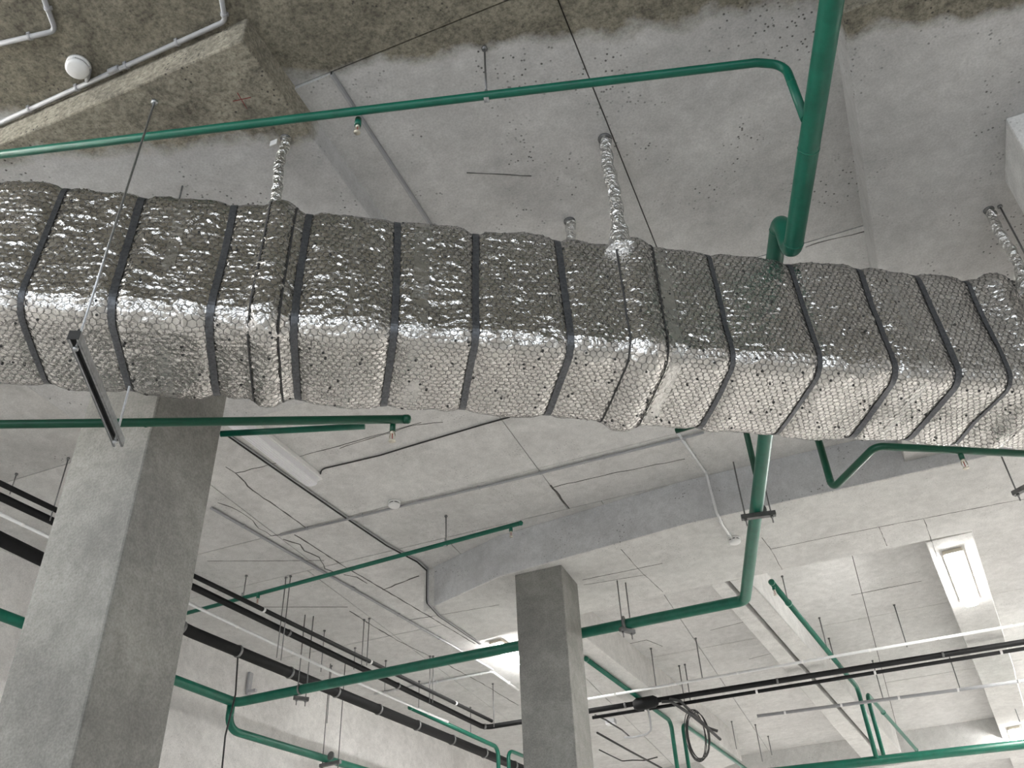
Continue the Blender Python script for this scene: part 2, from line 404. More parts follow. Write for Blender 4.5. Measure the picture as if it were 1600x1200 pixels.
def sec_at(q):
    u = np.interp(q, ARC, SEC[:, 0]); z = np.interp(q, ARC, SEC[:, 1]); e = .012
    qa, qb = np.clip(q-e, 0, PER), np.clip(q+e, 0, PER)
    tu = np.interp(qb, ARC, SEC[:, 0])-np.interp(qa, ARC, SEC[:, 0]); tz = np.interp(qb, ARC, SEC[:, 1])-np.interp(qa, ARC, SEC[:, 1])
    L = np.sqrt(tu*tu+tz*tz)+1e-9
    return u, z, tz/L*1.0*(-1)*(-1), -tu/L      # normal (outwards) fixed below
TAB = RNG.random((256, 256))
def vnoise(x, y):
    xi = np.floor(x).astype(int); yi = np.floor(y).astype(int); fx = x-xi; fy = y-yi
    fx = fx*fx*(3-2*fx); fy = fy*fy*(3-2*fy); T = lambda a, b2: TAB[a % 256, b2 % 256]
    return (T(xi, yi)*(1-fx)+T(xi+1, yi)*fx)*(1-fy)+(T(xi, yi+1)*(1-fx)+T(xi+1, yi+1)*fx)*fy-.5
STRAPS = [s_of(-90, 462), s_of(34, 484), s_of(172, 491), s_of(327, 506), s_of(461, 514), s_of(613, 521), s_of(747, 531), s_of(891, 543),
          s_of(1151, 563), s_of(1287, 573), s_of(1410, 581), s_of(1507, 590), s_of(1590, 596)]
BULGE = [(s_of(412, 510), .06, .034), (s_of(1015, 560), .075, .042), (s_of(1640, 600), .06, .035)]
def disp(s, q):
    d = vnoise(s*1.7, q*1.3+7)*.030 + vnoise(s*5.1+3, q*2.7)*.024 + vnoise(s*13+9, q*9+2)*.008
    for c in STRAPS: d = d - .015*np.exp(-((s-c)/.04)**2)
    for c, wd, h in BULGE: d = d + h*np.exp(-(np.abs(s-c)/wd)**3.2)
    # slack of the blanket under the belly and left of the first hanger
    d = d + .012*np.exp(-((q-2.05)/.25)**2) * (1+vnoise(s*2.2, q*0+1)*1.5)
    return d
def surf(s, q, extra=0):
    u, z, nu, nz = sec_at(q); nu, nz = -np.abs(nu)*np.sign(WU/2-u), nz
    # outward normal from the section tangent
    e = .012; qa, qb = np.clip(q-e, 0, PER), np.clip(q+e, 0, PER)
    tu = np.interp(qb, ARC, SEC[:, 0])-np.interp(qa, ARC, SEC[:, 0]); tz = np.interp(qb, ARC, SEC[:, 1])-np.interp(qa, ARC, SEC[:, 1])
    L = np.sqrt(tu*tu+tz*tz)+1e-9; nu, nz = tz/L, -tu/L
    d = disp(s, q)+extra
    u = u+nu*d; z = z+nz*d
    return np.stack([O[0]+D[0]*s+N2[0]*u, O[1]+D[1]*s+N2[1]*u, z], -1)
# hexagonal netting lattice on the unrolled jacket
HX, HY = .031, .0285         # pitch along the duct, and round it
HYR = HY*.88
def hexd(s, q):
    "0 on a wire, towards 1 in the middle of a cell"
    best = np.full(s.shape, 9.0); sec = np.full(s.shape, 9.0)
    r0 = np.floor(q/HYR)
    for dr in (0, 1):
        r = r0+dr; off = (np.mod(r, 2))*.5*HX; c0 = np.floor((s-off)/HX)
        for dc in (0, 1):
            cx = (c0+dc)*HX+off; cy = r*HYR; d = np.hypot(s-cx, q-cy)
            sec = np.minimum(sec, np.maximum(best, d)); best = np.minimum(best, d)
    return np.clip((sec-best)/(HX*.55), 0, 1)
def grid_mesh(name, S, Q, fn, mt, parent, closed=True):
    ss, qq = np.meshgrid(S, Q, indexing='ij'); P = fn(ss, qq).reshape(-1, 3); a, b2 = len(S), len(Q)
    idx = np.arange(a*b2).reshape(a, b2)
    f = np.stack([idx[:-1, :-1], idx[:-1, 1:], idx[1:, 1:], idx[1:, :-1]], -1).reshape(-1, 4)
    me = bpy.data.meshes.new(name)
    me.vertices.add(len(P)); me.vertices.foreach_set('co', P.astype(np.float32).ravel())
    me.loops.add(f.size); me.loops.foreach_set('vertex_index', f.astype(np.int32).ravel())
    me.polygons.add(len(f)); me.polygons.foreach_set('loop_start', np.arange(0, f.size, 4, dtype=np.int32))
    me.polygons.foreach_set('loop_total', np.full(len(f), 4, np.int32))
    me.update(calc_edges=True); me.validate()
    me.polygons.foreach_set('use_smooth', np.ones(len(me.polygons), bool))
    me.materials.append(mt); o = bpy.data.objects.new(name, me); COL.objects.link(o); o.parent = parent; return o
duct = thing('air_duct', 'large foil-wrapped rectangular air duct in wire netting crossing the whole picture', 'duct')
SA, SB = -.75, 5.5
Q = np.concatenate([np.arange(0, .36, .02), np.arange(.36, 2.02, .0075), np.arange(2.02, PER, .03), [PER]])
S = np.concatenate([np.arange(-4.6, SA, .05), np.arange(SA, SB, .0078), np.arange(SB, 8.4, .05)])
def slack(s, q):
    "loose folds of the foil; flat under the straps, calmer on the underside and to the right"
    n1 = 1-np.abs(vnoise(s*4.3+vnoise(s*11, q*7)*1.2, q*17+vnoise(s*5+8, q*9)*2.2)*2)
    n2 = 1-np.abs(vnoise(s*9.0+40+vnoise(s*23, q*21)*1.0, q*31+vnoise(s*13+8, q*9)*2.5)*2)
    k = (np.clip(n1, 0, 1)**9)*.011*(vnoise(s*2.1+5, q*3.1+2) > -.06) + (np.clip(n2, 0, 1)**7)*.008*(1.25-vnoise(s*.9+3, q*.5)*1.6) + vnoise(s*3.2, q*16+5)*.004
    k = k*np.where(q > 1.25, .5, 1.0)*(1.0-.5*np.clip((s-.9)/1.6, 0, 1))
    for c in STRAPS: k = k*(1-.97*np.exp(-((s-c)/.03)**4))
    return k
def foil(s, q):
    pil = hexd(s, q); inside = (s > SA) & (s < SB)
    return surf(s, q, (.0052*(pil**.5)-.004 + slack(s, q))*inside)
grid_mesh('foil_jacket', S, Q, foil, FOIL, duct)
# closing sheets at both ends
for sE in (-4.6, 8.4):
    pts = surf(np.full(40, sE), np.linspace(0, PER, 40, endpoint=False)); MB().add(pts, [tuple(range(40))]).build('end_sheet', FOIL, duct)
# netting
def netting():
    r = .00095; vs = []; fs = []; n0 = 0
    rows = np.arange(int(.30/HYR), int(2.10/HYR)); cols = np.arange(int((SA+.05)/HX), int((SB-.05)/HX))
    R_, C_ = np.meshgrid(rows, cols, indexing='ij'); R_ = R_.ravel(); C_ = C_.ravel()
    cx = C_*HX+(R_ % 2)*.5*HX; cy = R_*HYR
    k = HYR/3*1.0
    # corners of a pointy hexagon: top, upper right, lower right
    top = (cx, cy+2*k); ur = (cx+HX/2, cy+k); lr = (cx+HX/2, cy-k); ul = (cx-HX/2, cy+k)
    ed = [(ul, top), (top, ur), (ur, lr)]
    A = np.concatenate([np.stack(e[0], -1) for e in ed]); B = np.concatenate([np.stack(e[1], -1) for e in ed])
    jig = lambda p: p + np.stack([vnoise(p[:, 0]*47, p[:, 1]*47)*.010, vnoise(p[:, 0]*47+50, p[:, 1]*47+9)*.010], -1)
    A, B = jig(A), jig(B)
    PA, PB = surf(A[:, 0], A[:, 1], .0016+slack(A[:, 0], A[:, 1])), surf(B[:, 0], B[:, 1], .0016+slack(B[:, 0], B[:, 1]))
    T = PB-PA; T /= np.linalg.norm(T, axis=1)[:, None]+1e-12
    ref = np.where(np.abs(T[:, 2:3]) > .8, np.array([[1.0, 0, 0]]), np.array([[0, 0, 1.0]]))
    U = np.cross(T, ref); U /= np.linalg.norm(U, axis=1)[:, None]; W = np.cross(T, U)
    n = len(A); rr = np.full(n, r); rr[2*n//3:] *= 1.5          # twisted sides are thicker
    ring = [U*math.cos(a)+W*math.sin(a) for a in (0, 2.0944, 4.18879)]
    Vt = np.stack([PA+x*rr[:, None] for x in ring]+[PB+x*rr[:, None] for x in ring], 1).reshape(-1, 3)
    base = np.arange(n)[:, None]*6
    f = np.concatenate([base+np.array([[0, 1, 4, 3]]), base+np.array([[1, 2, 5, 4]]), base+np.array([[2, 0, 3, 5]])], 0)
    me = bpy.data.meshes.new('wire_netting')
    me.vertices.add(len(Vt)); me.vertices.foreach_set('co', Vt.astype(np.float32).ravel())
    me.loops.add(f.size); me.loops.foreach_set('vertex_index', f.astype(np.int32).ravel())
    me.polygons.add(len(f)); me.polygons.foreach_set('loop_start', np.arange(0, f.size, 4, dtype=np.int32))
    me.polygons.foreach_set('loop_total', np.full(len(f), 4, np.int32)); me.update(calc_edges=True)
    me.polygons.foreach_set('use_smooth', np.ones(len(f), bool)); me.materials.append(NET)
    o = bpy.data.objects.new('wire_netting', me); COL.objects.link(o); o.parent = duct; o['kind'] = 'stuff'
    o['label'] = 'hexagonal galvanised wire netting over the foil'
netting()
# straps, tape, pins
def band(name, c, wd, off, mt, th=.0015, wob=.0, q0=0.0, q1=None, tilt=0.0):
    q = np.linspace(q0, q1 or PER, 170); ce = c + wob*np.sin(q*3.1+c*7) + tilt*(q-1.2)
    rows = [surf(ce-wd/2, q, off), surf(ce-wd/2, q, off+th), surf(ce+wd/2, q, off+th), surf(ce+wd/2, q, off)]
    n = len(q); v = np.concatenate(rows); f = []
    for a, b2 in ((0, 1), (1, 2), (2, 3)):
        for i in range(n-1): f.append((a*n+i, a*n+i+1, b2*n+i+1, b2*n+i))
    return MB().add(v, f, False).build(name, mt, duct)
for k, c in enumerate(STRAPS):
    wd = .030 if k not in (1, 8, 9, 12) else .022
    o = band('perforated_strap', c, wd, .004, DARKST, .0022, .008)
    hq = np.arange(.3, 2.05, .0155); hs = np.concatenate([np.full(len(hq), -.25), np.full(len(hq), .25)])*wd; hq = np.concatenate([hq, hq+.0077])
    hc_ = c+.008*np.sin(hq*3.1+c*7)+hs; vv = []; ff = []
    for k6 in range(6):
        vv.append(surf(hc_+.0030*math.cos(k6*math.pi/3), hq+.0034*math.sin(k6*math.pi/3), .0066))
    vv = np.stack(vv, 1).reshape(-1, 3); ff = [tuple(range(i*6, i*6+6)) for i in range(len(hq))]
    hp = MB().add(vv, ff).build('strap_holes', SLOT, o); hp['kind'] = 'stuff'
for c, wd in ((s_of(655, 523), .07), (s_of(545, 517), .018), (s_of(245, 498), .05), (s_of(1060, 562), .06), (s_of(1455, 585), .04)):
    band('foil_tape', c, wd, .0008, TAPE, .0012, .004)
for c in (s_of(390, 508), s_of(438, 512), s_of(985, 552), s_of(1045, 562)):
    band('binding_wire', c, .007, .004, SLOT, .003, .006, .4, 2.05)
mb = MB()
for i in range(620):
    s_, q_ = random.uniform(SA+.1, SB-.1), random.uniform(.45, 2.02)
    if q_ < 1.22 and random.random() < .8: continue
    k_ = float(slack(np.array([s_]), np.array([q_]))[0]); c = surf(np.array([s_]), np.array([q_]), k_+.0015)[0]; nn = surf(np.array([s_]), np.array([q_]), k_+.02)[0]-c; nn /= np.linalg.norm(nn)
    mb.lathe(c-nn*.004, [(.0062, 0), (.0058, .006), (.002, .0075)], 6, nn)
p = mb.build('fixing_pins', SLOT, duct); p['kind'] = 'stuff'

# foil-wrapped hanger rods of the duct
def wrapped(px_top, px_bot, ztop, r0, r1, label, zb=None):
    P = at(*px_top, ztop); zb = zb or height(*px_bot, P)
    t = thing('duct_hanger', label, 'hanger', None, 'foil-wrapped duct hangers'); n = 46; v = []; f = []; m_ = 14
    for i in range(n):
        q = i/(n-1); z = ztop+(zb-ztop)*q
        bx, by = .006*math.sin(q*9+r0*80), .006*math.cos(q*7)
        for k in range(m_):
            a = 2*math.pi*k/m_; flare = (r1-r0)*max(0, (q-.72)/.28)**1.6
            r = (r0+flare)*(1+.22*float(vnoise(np.array(a*2.2+q*3), np.array(q*22+ztop)))+.12*math.sin(a*3+q*40))
            v.append((P[0]+bx+r*math.cos(a), P[1]+by+r*math.sin(a), z))
    for i in range(n-1):
        for k in range(m_): k2 = (k+1) % m_; f.append((i*m_+k, (i+1)*m_+k, (i+1)*m_+k2, i*m_+k2))
    f += [tuple(range(m_)), tuple((n-1)*m_+k for k in range(m_))[::-1]]
    MB().add(v, f, True).build('foil_sleeve', FOILW, t)
    MB().lathe((P[0], P[1], ztop-.006), [(r0*1.15, 0), (r0*1.15, .008)], 14).build('anchor_collar', BRACK, t)
    return P, t
P1, t1 = wrapped((446, 216), (434, 345), 5.52, .024, .05, 'foil-wrapped hanger rod under the drop panel, with a white tag')
MB().box((P1[0]-.075, P1[1]-.02, 5.475), (P1[0]-.035, P1[1]-.016, 5.512)).build('tag', WHITE, t1)
wrapped((945, 217), (972, 392), H, .033, .075, 'tall foil-wrapped hanger rod at the middle of the duct')
wrapped((890, 346), (894, 392), H, .030, .04, 'short foil-wrapped hanger rod behind the duct', 4.93)
wrapped((1545, 328), (1612, 450), 5.41, .026, .06, 'slanting foil-wrapped hanger rod at the right end of the duct')
# ------------------------------------------------------------------ green pipes
def pipe(px=None, pts=None):
    return pts
def run(t, name, pts, r, mt, rb=.09, n=14): return MB().tube(fillet(pts, rb), r, n).build(name, mt, t)
def weld(t, P, Dv, r, mt=None):
    P, Dv = V(P), V(Dv)/np.linalg.norm(Dv)
    return MB().lathe(P-Dv*.006, [(r, 0), (r*1.05, .004), (r*1.05, .008), (r, .012)], 14, Dv).build('weld_ring', mt or GREEN, t)
def sprinkler(t, P, r=.012, mt=None):
    "pendant head under P"
    P = V(P); s_ = MB().cyl(P, P-V((0, 0, .05)), r*1.3, 10).build('head_socket', mt or GREEN, t)
    b0 = P-V((0, 0, .05))
    fm = MB().lathe(b0-V((0, 0, .012)), [(.011, 0), (.011, .014)], 10)
    for sg in (-1, 1): fm.tube([b0+V((sg*.010, 0, -.01)), b0+V((sg*.014, 0, -.028)), b0+V((sg*.004, 0, -.048))], .0028, 6)
    fm.lathe(b0-V((0, 0, .052)), [(.016, 0), (.016, .003)], 12); fm.build('sprinkler_frame', BRASS, s_)
    MB().cyl(b0-V((0, 0, .012)), b0-V((0, 0, .046)), .003, 6).build('glass_bulb', GLASSR, s_)
ZM = 4.90
m0, m1, m2, m3 = at(1300, 0, ZM), at(1239, 388, ZM), at(1194, 690, ZM), at(1164, 938, ZM)
b3, b4, b6 = at(368, 1098, ZM), at(286, 1062, ZM), at(0, 956, ZM)
dm = (m1-m0)/np.linalg.norm(m1-m0)
back = m0-dm*6.0; RM = .047
up = V((0, 0, .27)); rear = m1+dm*1.05
header = thing('green_header_pipe', 'thick green sprinkler header that loops over the duct and turns left behind the slim column', 'pipe')
run(header, 'pipe', [back, m1+dm*.045, m1+dm*.045+up, rear+up, rear, m3, b3, b6+(b6-b4)/np.linalg.norm(b6-b4)*4.0], RM, GREEN, .085, 20)
weld(header, m1-dm*.04, dm, RM); weld(header, m1+dm*.13+up, dm, RM); weld(header, m1-dm*.62, dm, RM)
J = at(362, 1097, ZM); zj = height(361, 1140, J)
jf = V((J[0], J[1], zj)); A_e = at(560, 1201, zj); dv = A_e-jf; dv /= np.linalg.norm(dv)
drop = thing('green_drop_pipe', 'green pipe dropping from the header elbow and running along the pale left wall', 'pipe')
run(drop, 'pipe', [J, jf, jf+dv*7.5], .040, GREEN, .14, 16)
R0 = at(1184, 752, ZM)
rs = thing('green_riser_pipe', 'thin dark green riser standing on the header just below the duct', 'pipe')
run(rs, 'pipe', [R0, R0+V((0, 0, .6)), R0+V((-.5, .05, .6))], .021, GREEND, .05)
# upper branch with sprinkler
ZB = 5.30
Jm = at(1258, 186, ZM); e1 = V((Jm[0], Jm[1], ZB)); c1 = at(0, 243, ZB); c2 = at(760, 152, ZB)
bl = (c1-c2)/np.linalg.norm(c1-c2); e2 = at(1182, 98, ZB)
br = thing('green_branch_pipe', 'long thin green pipe above the duct bending down into the thick header', 'pipe')
run(br, 'pipe', [V((Jm[0], Jm[1], ZM)), e1+V((0, 0, 0)), e2, c1+bl*3.0], .0205, GREEN, .10, 14)
weld(br, e1-V((0, 0, .14)), (0, 0, 1), .0205); sprinkler(br, at(560, 186, ZB), .012)
# low pipe on the strut
ZL = 4.03
l0, l1 = at(0, 663, ZL), at(638, 655, ZL); dl = (l1-l0)/np.linalg.norm(l1-l0)
lp = thing('green_low_pipe', 'dark green capped pipe with a sprinkler passing under the duct before the near column', 'pipe')
run(lp, 'pipe', [l0-dl*3.0, l1], .0195, GREEND); weld(lp, at(228, 661, ZL), dl, .0195, GREEND)
MB().lathe(l1, [(.0215, -.02), (.0215, 0), (.016, .010), (.004, .013)], 14, dl).build('end_cap', GREEND, lp)
sprinkler(lp, at(614, 660, ZL), .010, GREEND)
k0, k1 = at(345, 678, 4.5), at(570, 666, 4.5)
kp = thing('green_back_pipe', 'teal pipe half hidden between duct and near column', 'pipe')
run(kp, 'pipe', [k0, k1], .017, GREEN)
# right-hand zigzag
zr = 4.08
a0, a1, a2_ = at(1301, 764, zr), at(1368, 697, zr), at(1600, 709, zr)
zz = thing('green_zigzag_pipe', 'dark green pipe dropping behind the duct and zigzagging to the right edge', 'pipe')
run(zz, 'pipe', [a0+V((0, 0, .75)), a0, a1, a2_+(a2_-a1)*2.0], .0195, GREEND, .05)
weld(zz, a0+V((0, 0, .05)), (0, 0, 1), .0195, GREEND); sprinkler(zz, at(1499, 705, zr), .010, GREEND)
# mid ceiling branch
zq = 5.42
n0, n1 = at(318, 951, zq), at(815, 817, zq)
mp = thing('green_ceiling_pipe', 'thin green capped pipe under the cracked ceiling left of the slim column', 'pipe')
run(mp, 'pipe', [n0+(n0-n1)*.25, n1], .019, GREEN); MB().lathe(n1, [(.021, -.02), (.021, 0), (.005, .012)], 12, n1-n0).build('end_cap', GREEN, mp)
sprinkler(mp, at(798, 822, zq)); sprinkler(mp, at(404, 927, zq))
# far right lines with drops
def far_line(px1, px2, z, px_drop, r, label, mt=GREEN, name='green_far_pipe', headpx=None):
    a, b2 = at(*px1, z), at(*px2, z); t = thing(name, label, 'pipe', None, None)
    pts = [a, b2]
    if px_drop is not None:
        zd = height(*px_drop, b2); pts.append(V((b2[0], b2[1], zd)))
    run(t, 'pipe', pts, r, mt, .10, 12)
    d = (a-b2)/np.linalg.norm(a-b2); MB().lathe(a, [(r*1.1, -.03), (r*1.1, 0), (r*.4, .012)], 12, d).build('end_cap', mt, t)
    if headpx: sprinkler(t, at(*headpx, z), .012, mt)
    return b2, t
zf = 5.285
bA, tA = far_line((1205, 909), (1340, 1075), zf, (1362, 1186), .026, 'thin green pipe with capped end left of the big lit lamp', headpx=(1208, 914))
MB().lathe(at(1232, 942, zf), [(.032, -.02), (.032, .02)], 12, bA-at(1205, 909, zf)).build('coupling', GREEN, tA)
bB, tB = far_line((1432, 1172), (1354, 1083), zf, (1375, 1184), .024, 'thin green pipe rising beside its twin and running to the back')
MB().lathe(at(1380, 1113, zf), [(.031, -.02), (.031, .02)], 12, (.1, 1, 0)).build('coupling', GREEN, tB)
far_line((915, 1029), (1048, 1127), zf, (1062, 1230), .026, 'thin green pipe right of the slim column bending down')
far_line((1200, 1226), (1066, 1130), zf, (1082, 1230), .024, 'thin green pipe behind the hanging cable coil')
far_line((640, 1105), (778, 1168), 5.2, (784, 1230), .026, 'thin green pipe bending down left of the slim column at the bottom')
far_line((840, 1190), (794, 1172), 5.2, (792, 1230), .024, 'short green pipe emerging from behind the slim column at the bottom')
zbp = height(1362, 1188, bA)
w0, w1 = at(1240, 1203, zbp), at(1600, 1163, zbp); 
bp = thing('green_far_header', 'thick green pipe along the bottom right corner of the picture', 'pipe')
run(bp, 'pipe', [w0+(w0-w1)*1.0, w1+(w1-w0)*.6], .05, GREEN, .1, 16)

# ------------------------------------------------------------------ black pipes and cable runs
def long_run(name, label, pts, r, mt, cat='pipe', clips=0, clipm=None, rb=.12, part='pipe', n=10):
    t = thing(name, label, cat); ff = fillet(pts, rb); MB().tube(ff, r, n).build(part, mt, t)
    if clips:
        L = [0]
        for a, b2 in zip(ff[:-1], ff[1:]): L.append(L[-1]+np.linalg.norm(b2-a))
        L = np.array(L); F_ = np.array(ff)
        for k in range(clips):
            d0 = L[-1]*(k+.5)/clips; P = V([np.interp(d0, L, F_[:, i]) for i in range(3)]); Pb = V([np.interp(d0+.02, L, F_[:, i]) for i in range(3)])
            MB().lathe(P, [(r*1.12, -.012), (r*1.16, -.006), (r*1.16, .006), (r*1.12, .012)], 12, Pb-P).build('clip', clipm or WHITE, t)
    return t
zk = 5.20
u0, u1, u2, u3 = at(0, 776, zk), at(310, 921, zk), at(757, 1137, zk), at(1600, 1003, zk)
e0 = u0-(u1-u0)*.7
off = V((.075, -.02, .05))
long_run('black_pipe', 'upper black insulated pipe along the wall, turning right behind the slim column', [e0, u1, u2, u3+(u3-u2)*.3], .030, BLACK, clips=9, clipm=BRACK)
long_run('black_pipe', 'thinner black cable line riding above the upper black pipe', [e0+off, u1+off, u2+off+V((.04, -.02, 0))], .021, BLACK, clips=5, clipm=WHITE)
v0, v1, v2 = at(0, 842, zk), at(300, 988, zk), at(815, 1201, zk)
long_run('black_pipe', 'lower thick black pipe close to the top of the pale left wall', [v0-(v1-v0)*.6, v1, v2+(v2-v1)*.4], .055, BLACK, clips=16, clipm=ROD, n=14)
wl = lambda a: at(*a, 5.12)
long_run('white_conduit', 'thin white conduit running between the two black pipes', [wl((0, 803))-(wl((300, 945))-wl((0, 803)))*.5, wl((300, 945)), wl((530, 1054)), wl((700, 1128))], .014, PVCW, 'conduit', 9)
ry = 5.1
long_run('white_conduit', 'thin white conduit above the black pipe right of the slim column', [at(915, 1093, ry), at(1330, 1021, ry), at(1640, 968, ry)], .014, PVCW, 'conduit', 7)
long_run('grey_conduit', 'grey conduit ending free below the black pipe at right', [at(1183, 1119, ry), at(1490, 1079, ry), at(1640, 1058, ry)], .019, PVC, 'conduit', 5)
c_a, c_b = at(925, 1114, zk), at(1120, 1083, zk)
long_run('black_pipe', 'black cable line strapped beside the far black pipe right of the slim column', [c_a+V((0, 0, -.055)), c_b+V((0, 0, -.055)), u3+V((.4, .05, -.055))], .020, BLACK, clips=4)
sl = thing('black_cable_joint', 'short thick black taped cable joint on the far black pipe', 'cable')
g0, g1 = at(996, 1101, zk-.02), at(1022, 1096, zk-.02)
MB().tube([g0+(g0-g1)*.2, g0, g1, g1+(g1-g0)*.2], .07, 12, True, [.05, .072, .07, .045]).build('tape_wrap', BLACK, sl)
def cable(label, px, z, r, mt=CABLE, name='cable', cat='cable', dzs=None, rb=.05):
    pts = [at(x, y, z + (dzs[i] if dzs else 0)) for i, (x, y) in enumerate(px)]
    o = MB().tube(fillet(pts, rb, 4), r, 6).build(name, mt); return tag(o, label, cat)
zz2 = lambda p: (920+p[0]*.1625, 1040+p[1]*.1625)
cable('thick black cable drooping from the taped joint, upper of two', [zz2(p) for p in ((780, 320), (880, 340), (1010, 470), (1150, 600), (1240, 630))], 5.15, .017, dzs=[0, 0, -.08, -.16, -.2])
cable('thick black cable drooping from the taped joint, lower of two', [zz2(p) for p in ((700, 350), (790, 345), (980, 470), (1140, 600), (1265, 710))], 5.13, .017, dzs=[0, 0, -.08, -.18, -.25])
co = thing('cable_coil', 'coil of thin black cable hanging below the far black pipe', 'cable')
cc = at(*zz2((1040, 670)), 4.9); 
for k in range(9):
    a = random.uniform(.10, .135); h2 = random.uniform(.24, .30); ox = random.uniform(-.02, .02); pts = []
    for i in range(29):
        th = 2*math.pi*i/28; pts.append(cc+V((ox+a*math.cos(th), .02*math.sin(th*2+k)+k*.006-.02, h2*math.sin(th)*(1-.0*math.cos(th)))))
    MB().tube(pts, .0045, 6).build('loop', CABLE, co)
cable('thin black cable hanging in front of the left wall', [(372, 1020), (368, 1085), (352, 1150), (346, 1210)], 5.2, .008, dzs=[0, -.5, -.9, -1.2])
zz3 = lambda p: (270+.3375*p[0], 640+.3375*p[1])
cable('thin lamp cable from the unlit lamp across the ceiling', [zz3(p) for p in ((678, 315), (690, 275), (820, 245), (960, 212), (1080, 175), (1440, 68), (1560, 35))], H-.008, .006, rb=.08)
for k, (lab, dx) in enumerate((('cable line clipped along the ceiling to the downstand corner', 0), ('second cable beside the ceiling cable line near the downstand corner', 6))):
    px = [zz3((p[0]+dx, p[1]-dx)) for p in ((240, 112), (520, 308), (800, 502), (990, 630), (1130, 705), (1178, 748))]
    pts = [at(x, y, H-.010) for x, y in px]
    e = pts[-1]; ef = at(*zz3((1190+dx, 905)), 5.30-.012); pts += [V((e[0]+.02, e[1]-.05, H-.02)), V((ef[0], ef[1]-.07, 5.31)), V((ef[0], ef[1]-.06, 5.285)), at(*zz3((1230+dx, 955)), 5.288), at(*zz3((1420+dx, 1085)), 5.288)]
    tag(MB().tube(fillet(pts, .04, 4), .007, 6).build('cable', PVC if k else CABLE), lab, 'cable')

# conduits with clips on the slab
def conduit(label, pts, r=.0125, mt=PVC, nclip=4, z=None, rb=.04):
    t = thing('cable_conduit', label, 'conduit'); ff = fillet(pts, rb, 5); MB().tube(ff, r, 10).build('tube', mt, t)
    L = [0]
    for a, b2 in zip(ff[:-1], ff[1:]): L.append(L[-1]+np.linalg.norm(b2-a))
    L = np.array(L); F_ = np.array(ff)
    for k in range(nclip):
        d0 = L[-1]*(k+.5)/nclip; P = V([np.interp(d0, L, F_[:, i]) for i in range(3)]); Pb = V([np.interp(d0+.02, L, F_[:, i]) for i in range(3)])
        d = (Pb-P)/np.linalg.norm(Pb-P); sd = np.cross(d, [0, 0, 1.0])
        if np.linalg.norm(sd) < .1: continue
        c = MB().lathe(P, [(r*1.2, -.008), (r*1.3, -.004), (r*1.3, .004), (r*1.2, .008)], 10, d)
        c.obox(P-sd*r*1.5+V((0, 0, r*.5)), P+sd*r*1.5+V((0, 0, r*.5)), .016, r); c.build('clip', mt, t)
    return t
hc = H-.016
c0, cA, cB = at(-60, 219, hc), at(352, 33, hc), at(342, -25, hc)
ct = conduit('grey conduit along the edge of the drop panel, bent upward at its end', [c0, cA, cB], .0125, PVC, 6)
MB().cyl(at(178, 109, hc)-V((.03, 0, 0)), at(178, 109, hc)+V((.03, 0, 0)), .015, 10).build('sleeve', PVC, ct)
conduit('short bent grey conduit in the top left corner', [at(-60, 82, hc), at(87, 48, hc), at(60, -25, hc)], .0125, PVC, 3)
conduit('long grey conduit across the ceiling through the round detector', [at(438, 836, hc), at(780, 755, hc), at(1070, 684, hc), at(1100, 676, hc)], .011, PVC, 7)
conduit('grey conduit running along the cracked ceiling towards the back left', [at(330, 794, hc), at(712, 1012, hc), at(770, 1046, hc)], .013, PVC, 6)
conduit('white conduit crossing the far left ceiling', [at(585, 1085, hc), at(769, 1049, hc), at(810, 1078, hc)], .014, PVCW, 4)
q_ = at(1104, 742, H-.02); yb = 6.83
conduit('white conduit stepping down the downstand to the detector under it', [at(1060, 678, hc), V((q_[0], yb-.03, hc)), V((q_[0]+.02, yb-.015, 5.31)), V((q_[0]+.03, yb+.0, 5.284)), at(1128, 820, 5.284), at(1146, 845, 5.284)], .011, PVCW, 6, rb=.03)

# smoke detectors
def detector(P, label, s=1.0):
    t = thing('smoke_detector', label, 'detector'); P = V(P)
    MB().lathe(P, [(.052*s, 0), (.052*s, -.012), (.049*s, -.016)], 28).build('base', WHITE, t)
    MB().lathe(P, [(.044*s, -.014), (.044*s, -.030)], 28).build('vent_ring', SLOT, t)
    MB().lathe(P, [(.049*s, -.026), (.051*s, -.030), (.048*s, -.042), (.038*s, -.048), (.0*s+.001, -.049)], 28).build('cap', WHITE, t)
    rb_ = MB()
    for k in range(4):
        a = k*math.pi/2+.4; c = V((math.cos(a), math.sin(a), 0)); rb_.obox(P+c*.046*s+V((0, 0, -.014)), P+c*.046*s+V((0, 0, -.030)), .012, .008, c)
    rb_.build('vent_ribs', WHITE, t); return t
d1 = at(121, 107, H-.03); d1[2] = H
dt = detector(d1, 'round white smoke detector beside the drop panel in the top left', 1.12)
MB().cyl(d1+V((.04, .03, -.016)), at(136, 127, hc), .012, 8).build('conduit_stub', PVC, dt)
d2 = at(616, 789, H-.03); d2[2] = H; detector(d2, 'round white smoke detector on the conduit of the cracked ceiling', 1.0)
d3 = at(1148, 846, 5.27); d3[2] = 5.30; detector(d3, 'round white smoke detector under the downstand beside the header pipe', 1.0)

